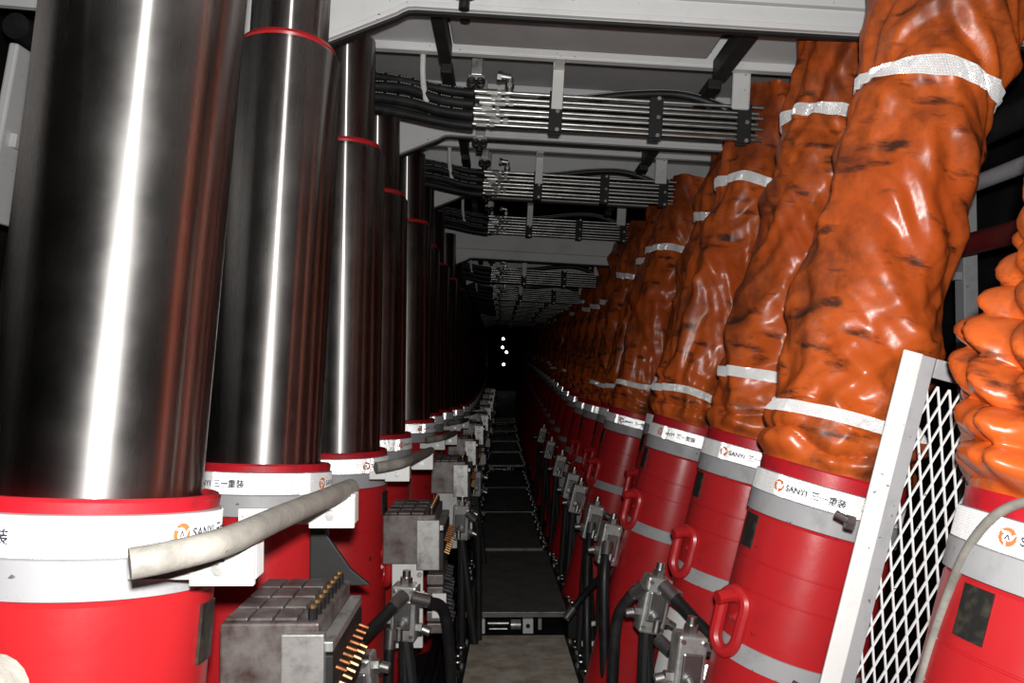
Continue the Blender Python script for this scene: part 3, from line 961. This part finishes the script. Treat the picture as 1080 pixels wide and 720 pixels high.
VP = [(0.635, 2.80, -1.02, 8, 'zinc valve block lowest in the photo, right of the walkway'),
      (0.615, 3.30, -0.955, 12, 'zinc valve block with an elbow, right of the walkway, level with the red shackles'),
      (0.59, 4.50, -0.975, 12, 'zinc valve block before the lower end of the fourth covered jack'),
      (0.59, 5.30, -1.01, 14, 'zinc valve block before the lower end of the fifth covered jack'),
      (0.59, 6.40, -1.04, 14, 'dim valve block before the sixth covered jack'),
      (0.59, 7.00, -1.03, 14, 'dim valve block before the seventh covered jack'),
      (0.59, 8.40, -1.03, 14, 'distant valve block in the shade right of the walkway'),
      (0.59, 10.2, -1.05, 14, 'distant valve block in the shade right of the walkway'),
      (0.60, 12.3, -1.05, 14, 'distant valve block in the shade right of the walkway'),
      (-0.40, 3.36, -1.00, 2, 'zinc valve block below the second manifold, left of the walkway'),
      (-0.50, 2.90, -1.12, -6, 'small black valve block at the bottom, before the third chrome jack'),
      (-0.27, 5.36, -1.02, 2, 'zinc valve block below the third manifold, left of the walkway'),
      (-0.24, 7.3, -1.05, 2, 'zinc valve block below the fourth manifold, left of the walkway')]
for n, (x, y, z, ln, lab) in enumerate(VP):
    t = VAL if n == 0 else copy_tree(VAL)
    t.location = (x, y, z); t.rotation_euler = (0, R(ln), R(6 if x > 0 else -8))
    t['label'] = lab; t['group'] = 'zinc valve blocks along the walkway'
    # stem that carries the block
    fz = floor_z(y)
    dz = fz - z
    rot = t.rotation_euler.to_matrix().inverted()
    e = rot @ Vector((0, 0.02, dz + 0.03))
    s_ = rot @ Vector((0, 0.02, 0))
    MB().rod((0, 0.02, -0.126), e, 0.028, 10).build('stem', M['black'], t)

def hose(pts, r, lab, ends=True, mat='rubber', name='hydraulic_hose'):
    t = thing(name, lab, 'hose', pts[0], group='black hydraulic hoses beside the walkway')
    o0 = Vector(pts[0])
    P = [Vector(p) - o0 for p in pts]
    MB().tube(P, r, 14, sub=8).build('hose_body', M[mat], t)
    if ends:
        path = catmull(P, 8)
        a, b = path[0], path[0].lerp(path[1], 1.0)
        d = (path[1] - path[0]).normalized()
        MB().rod(path[0] - d * 0.03, path[0] + d * 0.045, r * 1.18, 12).build('hose_ferrule', M['steel'], t)
        d = (path[-1] - path[-2]).normalized()
        MB().rod(path[-1] - d * 0.045, path[-1] + d * 0.02, r * 1.18, 12).build('hose_ferrule', M['steel'], t)
    return t
hose([(0.66, 3.24, -0.90), (0.73, 3.15, -0.97), (0.83, 3.0, -1.07), (0.90, 2.90, -1.13)], 0.026, 'black hose slanting down right from the elbowed zinc valve block')
hose([(0.56, 3.28, -0.90), (0.52, 3.32, -0.95), (0.475, 3.36, -1.05), (0.46, 3.38, -1.25), (0.45, 3.40, -1.6), (0.45, 3.45, -1.95)], 0.024, 'black hose dropping left of the elbowed zinc valve block')
hose([(0.63, 3.18, -1.09), (0.68, 3.10, -1.12), (0.74, 3.0, -1.13), (0.72, 2.86, -1.08)], 0.022, 'short black hose linking the two lowest valve blocks')
hose([(0.575, 4.45, -1.0), (0.55, 4.38, -1.15), (0.545, 4.34, -1.45), (0.55, 4.3, -1.95)], 0.03, 'thick black hose hanging below the valve block before the fourth covered jack')
hose([(0.68, 4.46, -1.02), (0.70, 4.40, -1.12), (0.73, 4.2, -1.25), (0.70, 3.9, -1.40), (0.66, 3.7, -1.9)], 0.026, 'black hose curving right below the valve block before the fourth covered jack')
hose([(0.575, 5.25, -1.05), (0.54, 5.15, -1.25), (0.52, 5.0, -1.6), (0.52, 4.95, -1.95)], 0.028, 'black hose hanging below the valve block before the fifth covered jack')
hose([(0.70, 2.72, -1.15), (0.78, 2.74, -1.20), (0.90, 2.80, -1.22), (1.0, 2.86, -1.2)], 0.028, 'thick black hose running right at the bottom, below the red shackle')
hose([(0.56, 2.78, -1.12), (0.52, 2.82, -1.25), (0.50, 2.9, -1.5), (0.50, 2.95, -1.95)], 0.03, 'black hose hanging from the lowest valve block')
hose([(0.40, 4.9, -1.50), (0.48, 4.95, -1.42), (0.60, 5.05, -1.33), (0.70, 5.1, -1.30)], 0.022, 'thin black hose lying out toward the walkway from the fifth covered jack')
hose([(-0.415, 3.28, -0.945), (-0.47, 3.20, -0.99), (-0.56, 3.05, -1.06), (-0.62, 2.95, -1.10)], 0.024, 'black hose slanting down left from the valve block below the second manifold')
hose([(-0.345, 3.32, -0.95), (-0.30, 3.34, -0.97), (-0.24, 3.42, -1.05), (-0.22, 3.5, -1.4), (-0.22, 3.55, -1.95)], 0.024, 'black hose bending right from the valve block below the second manifold')
hose([(-0.50, 2.84, -1.02), (-0.53, 2.72, -0.97), (-0.58, 2.6, -0.95), (-0.66, 2.5, -1.0)], 0.026, 'black hose bowed above the small valve block at the bottom left')
hose([(-0.45, 3.28, -1.09), (-0.455, 3.27, -1.2), (-0.46, 3.26, -1.5), (-0.46, 3.26, -1.95)], 0.02, 'thin hose hanging straight down below the second manifold')
hose([(-0.215, 5.32, -0.98), (-0.17, 5.34, -1.05), (-0.16, 5.4, -1.4), (-0.16, 5.45, -1.95)], 0.024, 'black hose bending down below the third manifold')
# long cables lying on the floor either side of the walkway
for k, (x, r, lab) in enumerate(((-0.36, 0.045, 'thick black cable lying along the left edge of the walkway'), (-0.475, 0.035, 'black cable lying along the foot of the left jacks'),
                                 (0.62, 0.035, 'black cable lying along the foot of the right jacks'))):
    pts = [(x + 0.015 * math.sin(j * 1.7 + k), -1 + 2.2 * j, floor_z(-1 + 2.2 * j) + r + 0.012) for j in range(10)]
    o = MB().tube(pts, r, 12, sub=4).build('floor_cable', M['rubber'])
    tag(o, lab, 'cable')

# ------------------------------------------------------------------ walkway plates
def plate_prototype(mat_deck):
    t = thing('walkway_plate', 'x', 'walkway plate')
    w0, w1, L = 0.365, 0.315, 1.93
    m = MB()
    m.add([(-w0, 0, -0.03), (w0, 0, -0.03), (w1, L, -0.03), (-w1, L, -0.03), (-w0, 0, 0), (w0, 0, 0), (w1, L, 0), (-w1, L, 0)],
          [(0, 3, 2, 1), (4, 5, 6, 7), (0, 1, 5, 4), (1, 2, 6, 5), (2, 3, 7, 6), (3, 0, 4, 7)])
    m.build('deck', mat_deck, t, 0.004)
    MB().box((-w0 - 0.01, -0.016, -0.032), (w0 + 0.01, -0.0005, 0.006)).build('front_lip', M['deck_edge'], t, 0.003)
    # trough sides reaching the floor
    for s in (-1, 1):
        v = [(s * (w0 + 0.004), 0, -0.24), (s * (w0 + 0.075), 0, -0.24), (s * (w1 + 0.075), L, -0.24), (s * (w1 + 0.004), L, -0.24),
             (s * (w0 + 0.004), 0, -0.012), (s * (w0 + 0.075), 0, -0.025), (s * (w1 + 0.075), L, -0.025), (s * (w1 + 0.004), L, -0.012)]
        f = [(0, 3, 2, 1), (4, 5, 6, 7), (0, 1, 5, 4), (1, 2, 6, 5), (2, 3, 7, 6), (3, 0, 4, 7)]
        MB().add(v, f).build('side_rail', M['black'], t, 0.004)
        for k in range(9):
            y = 0.10 + 0.215 * k
            x = s * (w0 + (w1 - w0) * y / L + 0.026 + 0.02 * (k % 2))
            MB().rod((x, y, -0.018), (x, y, 0.006), 0.015, 6).rod((x, y, 0.006), (x, y, 0.013), 0.009, 8).build('bolt', M['tube_steel'], t)
        for k in range(7):
            lk = MB()
            y = 0.2 + 0.26 * k
            x = s * (w0 + (w1 - w0) * y / L + 0.058)
            lk.tube([(x - 0.018, y - 0.05, -0.005), (x + 0.018, y - 0.05, -0.005), (x + 0.022, y, -0.002), (x + 0.018, y + 0.05, -0.005), (x - 0.018, y + 0.05, -0.005), (x - 0.022, y, -0.002)], 0.009, 8, True, 3)
            lk.build('chain_link', M['steel'], t)
    # hinge gear under the front lip
    for x0, x1 in ((-0.32, -0.23), (0.04, 0.115)):
        o = MB().box((x0, -0.055, -0.135), (x1, -0.018, -0.033)).build('hinge_lug', M['plate_white'], t, 0.004)
        MB().rod(((x0 + x1) / 2, -0.0555, -0.08), ((x0 + x1) / 2, -0.060, -0.08), 0.016, 12).build('pin_head', M['black'], o)
    MB().rod((-0.21, -0.04, -0.065), (-0.06, -0.04, -0.065), 0.014, 12).rod((-0.20, -0.04, -0.105), (-0.07, -0.04, -0.105), 0.010, 12).build('push_rod', M['tube_steel'], t)
    MB().rod((-0.045, -0.04, -0.075), (0.025, -0.04, -0.075), 0.036, 18).build('rod_head', M['zinc'], t)
    MB().box((0.15, -0.05, -0.11), (0.175, -0.02, -0.034)).build('stop_tab', M['collar'], t, 0.003)
    return t
P_MUD = plate_prototype(M['deck_mud'])
P_DARK = plate_prototype(M['deck'])
PZ = [-1.83, -1.78, -1.78, -1.79, -1.80, -1.72, -1.70, -1.68, -1.62, -1.55]
PL = ['muddy brown walkway plate nearest the camera', 'second walkway plate, dark and clean, with white hinge lugs on its front edge', 'third dark walkway plate from the camera',
      'fourth dark walkway plate from the camera', 'fifth dark walkway plate from the camera']
for n in range(10):
    t = P_MUD if n == 0 else (P_DARK if n == 1 else copy_tree(P_DARK))
    y = 3.62 + 2.03 * n if n else 3.60
    t.location = (0.105 if n < 2 else 0.085 - 0.008 * n, y + (0.22 if n else 0), PZ[n])
    if n > 1:
        t.scale = (0.86, 1, 1)
    t['label'] = PL[n] if n < 5 else 'distant walkway plate, a faint edge in the dark middle of the tunnel'
    t['group'] = 'walkway plates down the middle'
t = thing('chain_shackle', 'loose white D shackle standing right of the second walkway plate', 'shackle', (0.585, 5.25, -1.80))
MB().tube([(-0.045, 0, 0.0), (-0.05, 0, 0.06), (-0.02, 0, 0.125), (0.025, 0, 0.13), (0.05, 0, 0.07), (0.05, 0, 0.0)], 0.015, 10).build('bow', M['plate_white'], t)
MB().rod((-0.075, 0, 0.005), (0.075, 0, 0.005), 0.018, 10).build('pin', M['plate_white'], t)
MB().box((-0.05, -0.03, -0.22), (0.05, 0.03, -0.02)).build('mount', M['collar'], t, 0.004)

# ------------------------------------------------------------------ mesh guard between the first two covered jacks
def mesh_guard():
    t = thing('mesh_guard', 'white expanded metal guard screen with an angle iron frame, right foreground', 'guard screen', (0.698, 2.06, -0.84 - 0.35), (0, R(15.0), 0))
    L = 1.275
    MB().box((0.0, -0.012, 0.0), (0.050, -0.004, L)).build('frame_post', M['plate_white'], t, 0.002)
    MB().box((0.0445, -0.0035, 0.0), (0.0500, 0.05, L)).box((0.0505, 0.005, 0.0), (0.093, 0.011, L)).build('frame_flange', M['collar'], t, 0.001)
    MB().box((0.096, 0.004, L - 0.05), (0.52, 0.012, L)).build('top_rail', M['collar'], t, 0.002)
    MB().box((0.096, 0.004, 0.0), (0.52, 0.012, 0.04)).build('bottom_rail', M['collar'], t, 0.002)
    MB().box((0.521, -0.006, 0.0), (0.56, 0.014, L)).build('rear_post', M['plate_white'], t, 0.002)
    m = MB()
    cw, ch = 0.031, 0.098
    x0, x1, z0, z1 = 0.085, 0.522, 0.03, L - 0.035
    nx = int((x1 - x0) / cw); nz = int((z1 - z0) / ch)
    def strand(a, b):
        a = Vector(a); b = Vector(b)
        d = (b - a).normalized(); s = Vector((d.z, 0, -d.x)) * 0.0023; y = Vector((0, 0.0022, 0))
        m.add([a - s - y, a + s - y, b + s - y, b - s - y, a - s + y, a + s + y, b + s + y, b - s + y],
              [(0, 1, 2, 3), (7, 6, 5, 4), (0, 4, 5, 1), (1, 5, 6, 2), (2, 6, 7, 3), (3, 7, 4, 0)])
    for i in range(nx + 1):
        for j in range(nz * 2):
            xa = x0 + cw * (i + 0.5 * (j % 2)); za = z0 + ch / 2 * j
            for s in (-1, 1):
                xb = xa + s * cw / 2; zb = za + ch / 2
                if x0 - 0.001 <= min(xa, xb) and max(xa, xb) <= x1 + 0.001 and zb <= z1 + 0.01:
                    strand((xa, 0.008 + s * 0.0007, za), (xb, 0.008 + s * 0.0007, zb))
    m.build('expanded_mesh', M['white'], t)
    # bolts through the post
    for z in (0.81, 0.36):
        MB().rod((-0.0005, 0.02, z), (-0.05, 0.03, z + 0.012), 0.010, 10).rod((-0.002, 0.02, z), (-0.022, 0.024, z), 0.02, 6).build('bolt', M['steel'], t)
    MB().box((0.2, 0.013, -0.86), (0.26, 0.05, 0.05)).build('support_leg', M['black'], t)
mesh_guard()
def around_first_jack(z, deg, r):      # a point lying on the leaning cylinder nearest on the right
    cx = 1.195 + (z + 0.39) * math.tan(R(15.5))
    return (cx + r * math.cos(R(deg)) * 1.03, 1.65 + r * math.sin(R(deg)), z)
hose([around_first_jack(*q) for q in ((-0.255, -142, 0.236), (-0.265, -156, 0.243), (-0.305, -168, 0.246), (-0.38, -178, 0.247), (-0.48, -185, 0.244), (-0.60, -190, 0.242), (-0.74, -192, 0.242))],
     0.010, 'grey braided cable draped over the collar beside the mesh guard', True, 'rail', 'braided_cable')

# ------------------------------------------------------------------ lamps far down the tunnel
for k, (x, z, lab) in enumerate(((0.03, 1.45, 'uppermost small white lamp at the far end of the tunnel'), (0.0, 0.98, 'small white lamp just below the uppermost far lamp'),
                                 (0.22, 0.72, 'small white lamp to the lower right at the far end'), (0.06, 0.05, 'lowest small white lamp at the far end of the tunnel'))):
    t = thing('tunnel_lamp', lab, 'lamp', (x, 44, z), group='lamps at the far end')
    MB().lathe([(0.05, 0.0), (0.09, 0.02), (0.09, 0.12), (0.05, 0.14)], 20, True, Matrix.Rotation(R(90), 4, 'X') @ Matrix.Translation((0, 0, -0.14))).build('housing', M['black'], t)
    MB().lathe([(0.07, 0.0005), (0.05, 0.02), (0.02, 0.03)], 20, True, Matrix.Rotation(R(90), 4, 'X')).build('lens', M['lamp'], t)
    MB().rod((0, 0.1, 0.05), (0, 0.1, 1.6 - z), 0.012, 8).build('hanging_rod', M['black'], t)
